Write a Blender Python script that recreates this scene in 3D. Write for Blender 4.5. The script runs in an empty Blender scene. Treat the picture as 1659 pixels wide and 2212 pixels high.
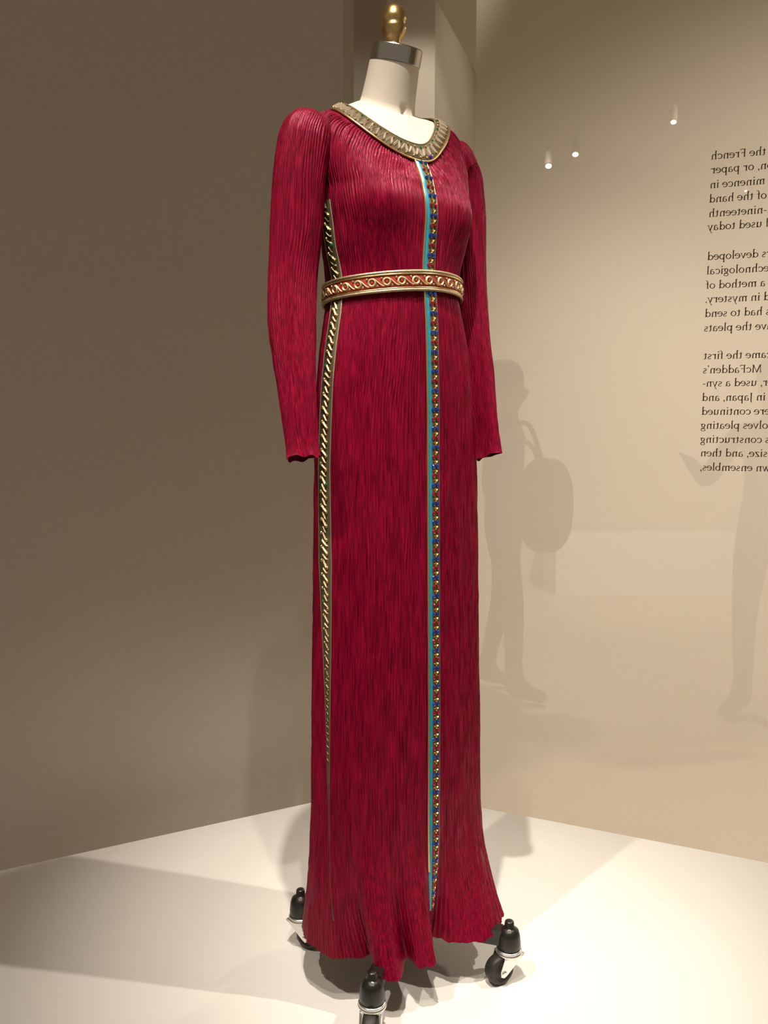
import bpy, math, random
import numpy as np
from mathutils import Vector, Matrix

random.seed(7)
RNG = np.random.RandomState(11)
SC = bpy.context.scene
COL = SC.collection

# ------------------------------------------------------------------ camera
F_PX, PITCH, CAM_H = 1800.0, math.radians(5.6), 0.965
cam_d = bpy.data.cameras.new('camera')
cam = bpy.data.objects.new('camera', cam_d)
COL.objects.link(cam)
cam.location = (0, 0, CAM_H)
cam.rotation_euler = (math.radians(90) - PITCH, 0, 0)
cam_d.sensor_fit = 'AUTO'
cam_d.sensor_width = 36.0
cam_d.lens = 36.0 * F_PX / 2212.0
cam_d.clip_start = 0.05
SC.camera = cam

# ------------------------------------------------------------------ light
SC.view_settings.view_transform = 'Standard'
SC.view_settings.look = 'None'
SC.view_settings.gamma = 1.0
SC.view_settings.use_curve_mapping = False
SC.view_settings.exposure = 0.0

world = bpy.data.worlds.new('gallery_ambient')
SC.world = world
world.use_nodes = True
wb = world.node_tree.nodes['Background']
wb.inputs[0].default_value = (1.0, 0.86, 0.68, 1)
wb.inputs[1].default_value = 0.23


def spot(name, loc, target, watts, angle, blend, radius, color=(1.0, 0.93, 0.83)):
    l = bpy.data.lights.new(name, 'SPOT')
    l.energy = watts
    l.spot_size = math.radians(angle)
    l.spot_blend = blend
    l.shadow_soft_size = radius
    l.color = color
    o = bpy.data.objects.new(name, l)
    COL.objects.link(o)
    o.location = loc
    d = Vector(target) - Vector(loc)
    o.rotation_euler = d.to_track_quat('-Z', 'Y').to_euler()
    return o


spot('ceiling_spot_centre', (-0.10, 0.63, 3.0), (0.16, 1.46, 0.40), 270, 36, 1.0, 0.020)
spot('ceiling_spot_front', (0.10, 0.10, 3.0), (0.08, 1.40, 0.70), 100, 29, 1.0, 0.022)
spot('ceiling_spot_west', (-1.00, 0.20, 3.0), (0.26, 1.44, 0.20), 190, 24, 1.0, 0.020)
spot('ceiling_spot_east', (1.77, 1.02, 3.0), (-0.10, 1.38, 0.20), 190, 32, 0.9, 0.022)
# lamps of the neighbouring gallery, behind the scrim, then fills added around the gap
spot('gallery_spot_scrim', (3.2, 4.3, 2.9), (1.15, 2.25, 0.35), 880, 58, 1.0, 0.10)
spot('gallery_spot_far', (2.2, 4.6, 3.1), (2.0, 7.3, 0.9), 520, 80, 1.0, 0.10)
spot('gallery_spot_floor', (0.9, 5.3, 3.1), (0.95, 5.4, -0.4), 330, 90, 1.0, 0.10)
spot('fill_spot_partition', (0.13, 1.75, 3.2), (0.11, 3.2, 1.75), 85, 34, 0.5, 0.02)  # added fill, brightens the partition front through the gap
spot('fill_spot_recess', (-0.5, 3.1, 3.1), (0.02, 4.0, 1.9), 14, 60, 1.0, 0.05)  # added fill, lifts the tone of the recess wall
spot('fill_spot_return', (1.0, 3.05, 3.1), (0.30, 3.55, 1.9), 16, 60, 1.0, 0.05)  # added fill for the side face of the partition

# ------------------------------------------------------------------ helpers
CP, SP = math.cos(PITCH), math.sin(PITCH)


def ray(x, y):
    u, v = x - 829.5, y - 1106.0
    yr = F_PX * CP - v * SP
    zr = -F_PX * SP - v * CP
    return u / yr, zr / yr


def P(x, y, Y):
    """photo pixel + world depth Y -> world point"""
    qx, qz = ray(x, y)
    return np.array([qx * Y, Y, CAM_H + qz * Y])


def G(x, y, z=0.0):
    """photo pixel -> point on the horizontal plane z"""
    qx, qz = ray(x, y)
    Y = (z - CAM_H) / qz
    return np.array([qx * Y, Y, z])


def tag(o, label=None, cat=None, group=None, kind=None):
    if label: o['label'] = label
    if cat: o['category'] = cat
    if group: o['group'] = group
    if kind: o['kind'] = kind
    return o


def empty(name, loc=(0, 0, 0), parent=None):
    o = bpy.data.objects.new(name, None)
    o.empty_display_size = 0.05
    COL.objects.link(o)
    o.location = loc
    if parent: o.parent = parent
    return o


def wmat(o):
    m = Matrix.LocRotScale(o.location, o.rotation_euler, o.scale)
    return m if o.parent is None else wmat(o.parent) @ o.matrix_parent_inverse @ m


def link(name, me, mat=None, parent=None, world_coords=True):
    o = bpy.data.objects.new(name, me)
    COL.objects.link(o)
    if mat is not None and not me.materials:
        me.materials.append(mat)
    if parent is not None:
        o.parent = parent
        if world_coords:
            o.matrix_parent_inverse = wmat(parent).inverted()
    return o


def mesh(name, verts, faces, smooth=False):
    me = bpy.data.meshes.new(name)
    me.from_pydata([tuple(map(float, v)) for v in verts], [], [tuple(f) for f in faces])
    if smooth:
        me.polygons.foreach_set('use_smooth', [True] * len(me.polygons))
    me.validate()
    me.update()
    return me


def grid(name, pts, wrap=True, smooth=True, flip=False):
    """(rows, cols, 3) array -> quad mesh"""
    R, C, _ = pts.shape
    me = bpy.data.meshes.new(name)
    cc = C if wrap else C - 1
    i, j = np.meshgrid(np.arange(R - 1), np.arange(cc), indexing='ij')
    j2 = (j + 1) % C
    q = np.stack([i * C + j, i * C + j2, (i + 1) * C + j2, (i + 1) * C + j], -1).reshape(-1, 4)
    if flip: q = q[:, ::-1]
    n = len(q)
    me.vertices.add(R * C)
    me.vertices.foreach_set('co', pts.reshape(-1).astype(np.float32))
    me.loops.add(n * 4)
    me.loops.foreach_set('vertex_index', q.reshape(-1).astype(np.int32))
    me.polygons.add(n)
    me.polygons.foreach_set('loop_start', np.arange(0, n * 4, 4, dtype=np.int32))
    me.polygons.foreach_set('loop_total', np.full(n, 4, dtype=np.int32))
    me.polygons.foreach_set('use_smooth', np.full(n, smooth, dtype=bool))
    me.update(calc_edges=True)
    return me


def lathe(name, prof, n=32, M=None, smooth=True, cap=True):
    """(r, z) profile about z, optional 4x4 matrix"""
    vs, fs = [], []
    for r, z in prof:
        for k in range(n):
            a = 2 * math.pi * k / n
            vs.append(Vector((r * math.cos(a), r * math.sin(a), z)))
    for i in range(len(prof) - 1):
        for k in range(n):
            fs.append((i * n + k, i * n + (k + 1) % n, (i + 1) * n + (k + 1) % n, (i + 1) * n + k))
    if cap:
        fs.append(tuple(range(n))[::-1])
        fs.append(tuple(range((len(prof) - 1) * n, len(prof) * n)))
    if M is not None: vs = [M @ v for v in vs]
    return mesh(name, vs, fs, smooth)


def tube(name, pts, rad, n=8, smooth=True, closed=False, cap=True):
    pts = np.asarray(pts, float)
    m = len(pts)
    rad = np.full(m, rad) if np.isscalar(rad) else np.asarray(rad)
    tg = (np.roll(pts, -1, 0) - np.roll(pts, 1, 0)) if closed else np.gradient(pts, axis=0)
    tg /= np.linalg.norm(tg, axis=1)[:, None] + 1e-12
    u = np.cross(tg[0], [0, 0, 1.0])
    if np.linalg.norm(u) < 1e-3: u = np.cross(tg[0], [1.0, 0, 0])
    out = np.zeros((m, n, 3))
    for i in range(m):
        u = u - tg[i] * np.dot(u, tg[i]); u /= np.linalg.norm(u)
        w = np.cross(tg[i], u)
        for k in range(n):
            a = 2 * math.pi * k / n
            out[i, k] = pts[i] + rad[i] * (math.cos(a) * u + math.sin(a) * w)
    if closed:
        out = np.concatenate([out, out[:1]], 0)
    elif cap:
        out = np.concatenate([np.repeat(pts[:1, None], n, 1), out, np.repeat(pts[-1:, None], n, 1)], 0)
    return grid(name, out, True, smooth)


def box(name, lo, hi, bev=0.0):
    x0, y0, z0 = lo; x1, y1, z1 = hi
    vs = [(x0, y0, z0), (x1, y0, z0), (x1, y1, z0), (x0, y1, z0), (x0, y0, z1), (x1, y0, z1), (x1, y1, z1), (x0, y1, z1)]
    fs = [(0, 3, 2, 1), (4, 5, 6, 7), (0, 1, 5, 4), (1, 2, 6, 5), (2, 3, 7, 6), (3, 0, 4, 7)]
    return mesh(name, vs, fs)


def prism(name, poly, z0, z1):
    n = len(poly)
    vs = [(p[0], p[1], z0) for p in poly] + [(p[0], p[1], z1) for p in poly]
    fs = [tuple(range(n))[::-1], tuple(range(n, 2 * n))]
    fs += [(i, (i + 1) % n, n + (i + 1) % n, n + i) for i in range(n)]
    return mesh(name, vs, fs)


def vnoise(u, v, pu, seed):
    """smooth value noise in [0,1]; periodic in u with period pu (int)"""
    r = np.random.RandomState(seed)
    iv0 = int(np.floor(v.min())) - 1
    nv = int(np.floor(v.max())) - iv0 + 4
    lat = r.rand(nv, pu)
    fu = np.floor(u); fv = np.floor(v)
    du, dv = u - fu, v - fv
    du = du * du * (3 - 2 * du); dv = dv * dv * (3 - 2 * dv)
    a = fu.astype(int) % pu; b = (a + 1) % pu
    c = fv.astype(int) - iv0; d = c + 1
    return (lat[c, a] * (1 - du) + lat[c, b] * du) * (1 - dv) + (lat[d, a] * (1 - du) + lat[d, b] * du) * dv


# ------------------------------------------------------------------ materials
def mat(name, base, rough=0.5, metal=0.0, spec=0.5, **kw):
    m = bpy.data.materials.new(name)
    m.use_nodes = True
    b = m.node_tree.nodes['Principled BSDF']
    b.inputs['Base Color'].default_value = (*base, 1)
    b.inputs['Roughness'].default_value = rough
    b.inputs['Metallic'].default_value = metal
    b.inputs['Specular IOR Level'].default_value = spec
    for k, v in kw.items():
        b.inputs[k].default_value = v
    return m


def add_noise(m, scale, amount, bump=0.0, stretch=(1, 1, 1), detail=4, dist=0.001):
    """mottles the base colour a little and adds fine relief"""
    nt = m.node_tree
    b = nt.nodes['Principled BSDF']
    tc = nt.nodes.new('ShaderNodeTexCoord')
    mp = nt.nodes.new('ShaderNodeMapping'); mp.inputs['Scale'].default_value = stretch
    nz = nt.nodes.new('ShaderNodeTexNoise'); nz.inputs['Scale'].default_value = scale; nz.inputs['Detail'].default_value = detail
    nt.links.new(tc.outputs['Object'], mp.inputs[0]); nt.links.new(mp.outputs[0], nz.inputs[0])
    if amount:
        base = b.inputs['Base Color'].default_value[:]
        r = nt.nodes.new('ShaderNodeValToRGB')
        r.color_ramp.elements[0].position = 0.3; r.color_ramp.elements[1].position = 0.7
        r.color_ramp.elements[0].color = (*[c * (1 - amount) for c in base[:3]], 1)
        r.color_ramp.elements[1].color = (*[min(1, c * (1 + amount)) for c in base[:3]], 1)
        nt.links.new(nz.outputs['Fac'], r.inputs[0]); nt.links.new(r.outputs[0], b.inputs['Base Color'])
    if bump:
        bp = nt.nodes.new('ShaderNodeBump'); bp.inputs['Strength'].default_value = bump; bp.inputs['Distance'].default_value = dist
        nt.links.new(nz.outputs['Fac'], bp.inputs['Height']); nt.links.new(bp.outputs[0], b.inputs['Normal'])
    return m


M_PLAT = add_noise(mat('platform_white_paint', (0.80, 0.76, 0.70), 0.32, spec=0.45), 3, 0.015)
M_WALL = add_noise(mat('wall_matte_paint', (0.60, 0.53, 0.445), 0.9, spec=0.2), 60, 0.02, 0.05)
M_PART = add_noise(mat('partition_paint', (0.66, 0.58, 0.47), 0.9, spec=0.2), 60, 0.02, 0.05)
M_FLOOR = add_noise(mat('gallery_floor', (0.50, 0.43, 0.34), 0.5), 8, 0.06)
M_FARWALL = add_noise(mat('far_wall_paint', (0.62, 0.55, 0.45), 0.9), 20, 0.02)


def scrim_material():
    m = bpy.data.materials.new('translucent_scrim')
    m.use_nodes = True
    nt = m.node_tree
    nt.nodes.clear()
    out = nt.nodes.new('ShaderNodeOutputMaterial')
    tr = nt.nodes.new('ShaderNodeBsdfTransparent')
    df = nt.nodes.new('ShaderNodeBsdfDiffuse'); df.inputs[0].default_value = (0.70, 0.62, 0.50, 1)
    tl = nt.nodes.new('ShaderNodeBsdfTranslucent'); tl.inputs[0].default_value = (0.78, 0.68, 0.55, 1)
    m1 = nt.nodes.new('ShaderNodeMixShader'); m1.inputs[0].default_value = 0.6
    m2 = nt.nodes.new('ShaderNodeMixShader')
    # fine woven mesh: the threads hide, the holes let you see through
    tc = nt.nodes.new('ShaderNodeTexCoord')
    wv = nt.nodes.new('ShaderNodeTexNoise'); wv.inputs['Scale'].default_value = 900
    mr = nt.nodes.new('ShaderNodeMapRange')
    mr.inputs['To Min'].default_value = 0.80; mr.inputs['To Max'].default_value = 0.85
    nt.links.new(tc.outputs['Object'], wv.inputs[0]); nt.links.new(wv.outputs['Fac'], mr.inputs[0])
    nt.links.new(df.outputs[0], m1.inputs[1]); nt.links.new(tl.outputs[0], m1.inputs[2])
    nt.links.new(mr.outputs[0], m2.inputs[0])
    nt.links.new(tr.outputs[0], m2.inputs[1]); nt.links.new(m1.outputs[0], m2.inputs[2])
    nt.links.new(m2.outputs[0], out.inputs[0])
    return m


M_SCRIM = scrim_material()
M_INK = mat('brown_print', (0.115, 0.075, 0.042), 0.8)


def silk_material():
    m = mat('crimson_pleated_satin', (0.36, 0.002, 0.030), 0.40, spec=0.4)
    nt = m.node_tree
    b = nt.nodes['Principled BSDF']
    b.inputs['Sheen Weight'].default_value = 0.0
    b.inputs['Sheen Roughness'].default_value = 0.4
    b.inputs['Sheen Tint'].default_value = (1.0, 0.18, 0.30, 1)
    b.inputs['Specular Tint'].default_value = (1.0, 0.25, 0.36, 1)
    tc = nt.nodes.new('ShaderNodeTexCoord')
    mp = nt.nodes.new('ShaderNodeMapping'); mp.inputs['Scale'].default_value = (1, 1, 0.05)
    nz = nt.nodes.new('ShaderNodeTexNoise'); nz.inputs['Scale'].default_value = 420; nz.inputs['Detail'].default_value = 3
    r = nt.nodes.new('ShaderNodeValToRGB')
    r.color_ramp.elements[0].position = 0.33; r.color_ramp.elements[1].position = 0.72
    r.color_ramp.elements[0].color = (0.085, 0.0003, 0.007, 1)
    r.color_ramp.elements[1].color = (0.275, 0.0025, 0.028, 1)  # lighter streaks in the colour stand in for satin highlights
    bp = nt.nodes.new('ShaderNodeBump'); bp.inputs['Strength'].default_value = 0.6; bp.inputs['Distance'].default_value = 0.0012
    rr = nt.nodes.new('ShaderNodeMapRange'); rr.inputs['To Min'].default_value = 0.52; rr.inputs['To Max'].default_value = 0.32
    nt.links.new(tc.outputs['Object'], mp.inputs[0]); nt.links.new(mp.outputs[0], nz.inputs[0])
    nt.links.new(nz.outputs['Fac'], r.inputs[0]); nt.links.new(r.outputs[0], b.inputs['Base Color'])
    nt.links.new(nz.outputs['Fac'], bp.inputs['Height']); nt.links.new(bp.outputs[0], b.inputs['Normal'])
    nt.links.new(nz.outputs['Fac'], rr.inputs[0]); nt.links.new(rr.outputs[0], b.inputs['Roughness'])
    return m


M_SILK = silk_material()
M_LINEN = add_noise(mat('dress_form_jersey', (0.74, 0.66, 0.55), 0.85, spec=0.2), 700, 0.03, 0.1)
M_CHROME = mat('brushed_nickel', (0.52, 0.49, 0.45), 0.22, 1.0)
M_ZINC = mat('zinc_plated_steel', (0.80, 0.80, 0.76), 0.28, 1.0)
M_BRASS = add_noise(mat('aged_brass', (0.66, 0.46, 0.19), 0.34, 1.0), 60, 0.25)
M_BLACK = add_noise(mat('black_enamel', (0.010, 0.009, 0.007), 0.32, spec=0.5), 90, 0.3, 0.15)
M_RUBBER = mat('black_rubber', (0.016, 0.013, 0.010), 0.55)
M_GOLD = add_noise(mat('gold_thread', (0.62, 0.42, 0.17), 0.34, 0.9), 500, 0.3, 0.4)
M_PALEGOLD = add_noise(mat('pale_gold_braid', (0.46, 0.36, 0.22), 0.42, 0.75), 600, 0.3, 0.5)
M_BRIGHTGOLD = mat('bright_gold_cord', (0.82, 0.60, 0.28), 0.28, 0.95)
M_OLIVE = add_noise(mat('dark_gold_mesh', (0.10, 0.075, 0.035), 0.6, 0.3), 700, 0.5, 0.5)
M_TURQ = add_noise(mat('turquoise_satin_ribbon', (0.015, 0.27, 0.36), 0.28, spec=0.7), 300, 0.15, 0.2, (1, 1, .3))
M_BELT = add_noise(mat('vermilion_belt_silk', (0.34, 0.030, 0.014), 0.55), 500, 0.35, 0.3)
M_GEMB = mat('sapphire_glass', (0.006, 0.045, 0.34), 0.05, 0.5, 1.0, **{'Coat Weight': 1.0, 'Coat Roughness': 0.02})
M_GEMR = mat('ruby_glass', (0.36, 0.002, 0.016), 0.05, 0.5, 1.0, **{'Coat Weight': 1.0, 'Coat Roughness': 0.02})
M_GEMC = mat('smoky_crystal', (0.58, 0.47, 0.34), 0.14, 0.25, 1.0, **{'Coat Weight': 1.0, 'Coat Roughness': 0.02})
M_TAN = add_noise(mat('antique_gold_bead', (0.42, 0.30, 0.17), 0.38, 0.5), 900, 0.5, 0.6)
M_SCROLL = add_noise(mat('pale_gold_embroidery', (0.66, 0.48, 0.26), 0.45, 0.35), 900, 0.35, 0.5)
M_GEMG = mat('green_crystal', (0.02, 0.20, 0.12), 0.08, 0.4, 1.0, **{'Coat Weight': 1.0})
M_GEMV = mat('violet_crystal', (0.12, 0.02, 0.50), 0.05, 0.3, 1.0, **{'Coat Weight': 1.0})

# ------------------------------------------------------------------ setting
# platform: two rear edges read off the photo, the rest outside the frame
lA, lB = G(0, 1881), G(690, 1730)
rA, rB = G(1044, 1745.5), G(1659, 1863.8)


def isect(p, q, r, s):
    d1, d2 = q[:2] - p[:2], s[:2] - r[:2]
    t = np.linalg.solve(np.array([d1, -d2]).T, r[:2] - p[:2])[0]
    return p[:2] + t * d1


corner = isect(lA, lB, rA, rB)
dl = (lB - lA)[:2]; dl /= np.linalg.norm(dl)
dr = (rB - rA)[:2]; dr /= np.linalg.norm(dr)
farL, farR = corner - dl * 2.3, corner + dr * 2.3
FLOOR_Z = -0.42
plat = link('platform', prism('platform', [corner, farL, (farL[0], 0.62), (farR[0], 0.62), farR][::-1], FLOOR_Z, 0.0), M_PLAT)
tag(plat, 'low white painted display platform under the red dress', kind='structure')
fl = link('floor', prism('floor', [(-4, -1.5), (6, -1.5), (6, 8), (-4, 8)], FLOOR_Z - 0.1, FLOOR_Z), M_FLOOR)
tag(fl, 'grey beige gallery floor below the platform', kind='structure')
ce = link('ceiling', prism('ceiling', [(-4, -1.5), (6, -1.5), (6, 8), (-4, 8)], 3.3, 3.4), M_FARWALL)
tag(ce, 'plain gallery ceiling', kind='structure')

# left wall: stands a hand's breadth behind the platform, its end rounded off
nL = np.array([-dl[1], dl[0]])
w0 = lA[:2] + nL * 0.20
qx_end = ray(776, 925)[0]
t_end = (qx_end * w0[1] - w0[0]) / (dl[0] - qx_end * dl[1])
wE = w0 + dl * (t_end - 0.045)
wS = wE - dl * 2.6
rad = 0.05
arc = [wE + dl * rad * math.sin(a) + nL * rad * (1 - math.cos(a)) for a in np.linspace(0, math.pi / 2, 9)]
prof = [wS] + arc + [arc[-1] + nL * 0.10, wS + nL * 0.15]
o = link('wall_left', prism('wall_left', [tuple(p) for p in prof], FLOOR_Z, 3.25), M_WALL)
tag(o, 'taupe matte wall with rounded end behind the dress', kind='structure')
for p in o.data.polygons:
    p.use_smooth = len(p.vertices) == 4 and p.area < 0.1

# partitions seen through the gap between wall and scrim
YB = 3.2
bx0, bx1 = ray(835, 925)[0] * YB, ray(935, 925)[0] * YB
o = link('wall_partition', prism('wall_partition', [(bx0, YB), (bx1, YB), (bx1 + .324 * .72, YB + .946 * .72), (bx0 + .324 * .72, YB + .946 * .72)], FLOOR_Z, 2.53), M_PART)
tag(o, 'pale upright partition behind the neck of the dress form', kind='structure')
o = link('wall_recess', prism('wall_recess', [(-2.2, 4.0), (0.10, 4.0), (0.10, 4.1), (-2.2, 4.1)], FLOOR_Z, 3.25), M_WALL)
tag(o, 'shaded wall deep in the gap beside the partition', kind='structure')
o = link('wall_back', prism('wall_back', [(-4, 7.6), (6, 7.6), (6, 7.8), (-4, 7.8)], FLOOR_Z, 3.3), M_FARWALL)
tag(o, 'far wall of the next gallery behind the scrim', kind='structure')
o = link('wall_gallery_side', prism('wall_gallery_side', [(5.9, -1.5), (6.1, -1.5), (6.1, 7.7), (5.9, 7.7)], FLOOR_Z, 3.3), M_FARWALL)
tag(o, 'side wall of the next gallery', kind='structure')

# right: translucent scrim
SC0 = np.array([ray(1020, 925)[0] * 2.45, 2.45])
SD = np.array([0.954, -0.299]); SD /= np.linalg.norm(SD)
SN = np.array([-SD[1], SD[0]])   # points away from the camera


def on_scrim(x, y, off=0.0):
    qx, qz = ray(x, y)
    b0 = SC0 + SN * off
    t = (qx * b0[1] - b0[0]) / (SD[0] - qx * SD[1])
    p = b0 + SD * t
    return np.array([p[0], p[1], CAM_H + qz * p[1]])


e = SC0 + SD * 2.6
vs = [(*SC0, FLOOR_Z), (*e, FLOOR_Z), (*e, 3.25), (*SC0, 3.25)]
scrim = link('wall_right', mesh('wall_right', vs, [(0, 1, 2, 3)]), M_SCRIM)
tag(scrim, 'pale translucent scrim wall with printed text showing reversed', kind='structure')

# plinth and panel in the next gallery
pA, pB = G(1200, 1285, FLOOR_Z), G(1625, 1285, FLOOR_Z)
o = link('display_plinth', box('display_plinth', (pA[0], pA[1], FLOOR_Z), (pB[0], pA[1] + 0.6, FLOOR_Z + 0.48)), M_PLAT)
tag(o, 'long low white plinth faintly visible through the scrim', 'plinth')

# ------------------------------------------------------------------ lettering (own serif strokes, x-height 1)
class Pen:
    def __init__(s): s.v, s.f = [], []

    def poly(s, pts, ws):
        pts = [np.array(p, float) for p in pts]
        b = len(s.v)
        for i, p in enumerate(pts):
            t = pts[min(i + 1, len(pts) - 1)] - pts[max(i - 1, 0)]
            t /= np.linalg.norm(t) + 1e-9
            n = np.array([-t[1], t[0]])
            s.v += [p + n * ws[i] / 2, p - n * ws[i] / 2]
        for i in range(len(pts) - 1):
            s.f.append((b + 2 * i, b + 2 * i + 1, b + 2 * i + 3, b + 2 * i + 2))

    def line(s, x0, y0, x1, y1, w=0.17, w2=None):
        s.poly([(x0, y0), (x1, y1)], [w, w if w2 is None else w2])

    def arc(s, cx, cy, rx, ry, a0, a1, tk=0.18, th=0.07, tilt=20):
        n = 12
        A = [math.radians(a0 + (a1 - a0) * k / n) for k in range(n + 1)]
        s.poly([(cx + rx * math.cos(a), cy + ry * math.sin(a)) for a in A],
               [th + (tk - th) * abs(math.cos(a - math.radians(tilt))) ** 1.3 for a in A])

    def serif(s, x, y, l=0.16, r=0.16, w=0.07):
        s.line(x - l, y, x + r, y, w)

    def stem(s, x, y0, y1, foot=True, head=True):
        s.line(x, y0, x, y1)
        if foot: s.serif(x, y0 + .035)
        if head: s.line(x - .2, y1 - .10, x + .02, y1 - .01, .09)


def glyph(p, c):
    """draws c at origin, returns advance width"""
    if c == ' ': return 0.52
    if c == 'n' or c == 'h':
        p.stem(.25, 0, 1 if c == 'n' else 1.62); p.arc(.55, .60, .28, .36, 0, 165); p.line(.83, 0, .83, .62); p.serif(.83, .035); return 1.10
    if c == 'm':
        p.stem(.25, 0, 1)
        p.arc(.53, .60, .26, .36, 0, 165); p.line(.79, 0, .79, .62); p.serif(.79, .035)
        p.arc(1.07, .60, .26, .36, 0, 165); p.line(1.33, 0, 1.33, .62); p.serif(1.33, .035); return 1.60
    if c == 'u':
        p.line(.25, .38, .25, .98); p.line(.06, .93, .27, .97, .08); p.arc(.53, .40, .28, .37, 180, 340); p.stem(.83, 0, 1, False); p.line(.83, .05, 1.02, .07, .08); return 1.10
    if c == 'r':
        p.stem(.25, 0, 1); p.arc(.58, .62, .30, .32, 75, 160); p.line(.60, .90, .76, .86, .16); return .82
    if c == 'i':
        p.stem(.25, 0, 1); p.line(.25, 1.32, .25, 1.50, .19); return .52
    if c == 'l':
        p.stem(.25, 0, 1.62); return .52
    if c == 'o':
        p.arc(.52, .5, .40, .46, 0, 360); return 1.04
    if c == 'c' or c == 'e':
        p.arc(.50, .5, .40, .46, 45 if c == 'c' else 0, 315)
        if c == 'e': p.line(.14, .55, .90, .57, .07)
        else: p.line(.72, .82, .84, .78, .15)
        return .94 if c == 'e' else .90
    if c in 'dbpq':
        if c == 'd': p.arc(.46, .48, .36, .44, 0, 360); p.stem(.82, 0, 1.62, False); p.line(.82, .04, 1.02, .07, .08); return 1.10
        if c == 'b': p.stem(.25, .02, 1.62, False); p.arc(.60, .48, .36, .44, 0, 360); return 1.06
        if c == 'p': p.stem(.25, -.55, 1); p.arc(.60, .50, .36, .45, 0, 360); return 1.08
    if c == 'a':
        p.arc(.44, .62, .27, .32, 0, 140); p.line(.71, .12, .71, .66); p.line(.71, .10, .92, .05, .09)
        p.arc(.42, .27, .28, .26, 80, 330, .16); return .94
    if c == 's':
        p.arc(.38, .73, .24, .22, 30, 250, .13, .08); p.arc(.40, .26, .26, .23, -150, 80, .13, .08); p.line(.22, .60, .58, .42, .16)
        return .78
    if c == 't':
        p.line(.28, .18, .28, 1.20); p.arc(.48, .20, .20, .18, 180, 310, .16); p.line(.06, .95, .62, .95, .08); return .68
    if c == 'f':
        p.line(.28, 0, .28, 1.25); p.serif(.28, .035); p.arc(.52, 1.25, .24, .34, 60, 180, .15); p.line(.08, .95, .62, .95, .08); return .62
    if c == 'g':
        p.arc(.46, .64, .28, .32, 0, 360); p.line(.66, .88, .92, .95, .11); p.line(.30, .36, .24, .14, .09); p.line(.24, .12, .76, .06, .14); p.arc(.48, -.22, .36, .26, 0, 360, .13); return .94
    if c == 'v' or c == 'y':
        p.line(.14, .97, .50, 0); p.line(.84, .97, .48, 0 if c == 'v' else -.02, .08); p.serif(.14, .95); p.serif(.84, .95)
        if c == 'y': p.line(.50, 0, .30, -.48, .08); p.line(.30, -.45, .18, -.48, .14)
        return .96
    if c == 'w':
        p.line(.14, .97, .44, 0); p.line(.72, .97, .44, 0, .08); p.line(.66, .97, .96, 0); p.line(1.28, .97, .96, 0, .08); p.serif(.14, .95); p.serif(1.28, .95); p.serif(.68, .95); return 1.40
    if c == 'z':
        p.line(.08, .94, .78, .94, .09); p.line(.76, .94, .10, .04, .16); p.line(.08, .05, .82, .05, .09); return .88
    if c == 'F':
        p.line(.28, 0, .28, 1.5); p.serif(.28, .035); p.line(.08, 1.46, .96, 1.46, .09); p.line(.96, 1.48, .96, 1.22, .07); p.line(.28, .80, .78, .80, .08); p.line(.76, .92, .76, .66, .06); return 1.06
    if c == 'M':
        p.line(.26, 0, .34, 1.5, .09); p.line(.34, 1.5, .92, .02); p.line(1.50, 1.5, .92, .02, .08); p.line(1.56, 0, 1.50, 1.5); p.serif(.26, .035); p.serif(1.56, .035); p.serif(.30, 1.46); p.serif(1.54, 1.46); return 1.84
    if c == 'J':
        p.line(.30, -.15, .30, 1.5); p.serif(.30, 1.46); p.arc(.10, -.15, .20, .22, 270, 360, .13); return .60
    if c == ',':
        p.line(.18, .16, .20, -.02, .19); p.line(.22, .0, .10, -.26, .10); return .42
    if c == '.':
        p.line(.20, .16, .20, -.03, .19); return .42
    if c == '-':
        p.line(.08, .48, .52, .48, .12); return .62
    if c == "'":
        p.line(.18, 1.58, .20, 1.42, .17); p.line(.22, 1.44, .12, 1.20, .09); return .36
    return .6


LINES = [(1535, 345, 'n the French'), (1535, 375, 'ton, or paper'), (1532.5, 407, 'minence in'), (1531, 438, 'of the hand'),
         (1530, 469, 'd-nineteenth'), (1528, 498, 'l used today'), (1527, 562, 'rs developed'), (1525.5, 593, 'echnological'),
         (1524, 624, 'a method of'), (1522.5, 654, 'd in mystery.'), (1521.5, 685, 's had to send'), (1520, 716, 'ave the pleats'),
         (1519, 776, 'came the first'), (1517.5, 806.5, "McFadden's"), (1516.5, 835, 'er, used a syn-'), (1515.5, 866, 'd in Japan, and'),
         (1514.5, 896, 'ere continued'), (1513, 926, 'olves pleating'), (1512, 956, 's constructing'), (1512, 985.5, 'size, and then'),
         (1511, 1016, 'wn ensembles,')]
XH = 0.0132
for (px, py, s) in LINES:
    pen = Pen()
    x = 0.0
    for ch in s:
        b = len(pen.v)
        w = glyph(pen, ch)
        for k in range(b, len(pen.v)): pen.v[k] = np.array([pen.v[k][0] * 1.07 + x, pen.v[k][1]])
        x += w * 1.07 + (0.03 if ch != ' ' else 0)
    o3 = on_scrim(px, py)
    sd3 = np.array([SD[0], SD[1], 0]); sn3 = np.array([SN[0], SN[1], 0])
    vs, fs = [], []
    n = len(pen.v)
    for side in (-1, 1):        # ink on both faces of the thin sheet; reads correctly from behind
        for q in pen.v:
            vs.append(o3 + sd3 * (x - q[0]) * XH + np.array([0, 0, q[1] * XH]) + sn3 * side * 0.0006)
    for f in pen.f:
        fs.append(f); fs.append(tuple(n + k for k in f)[::-1])
    link('text_line', mesh('text_line', vs, fs), M_INK, scrim)

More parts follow.
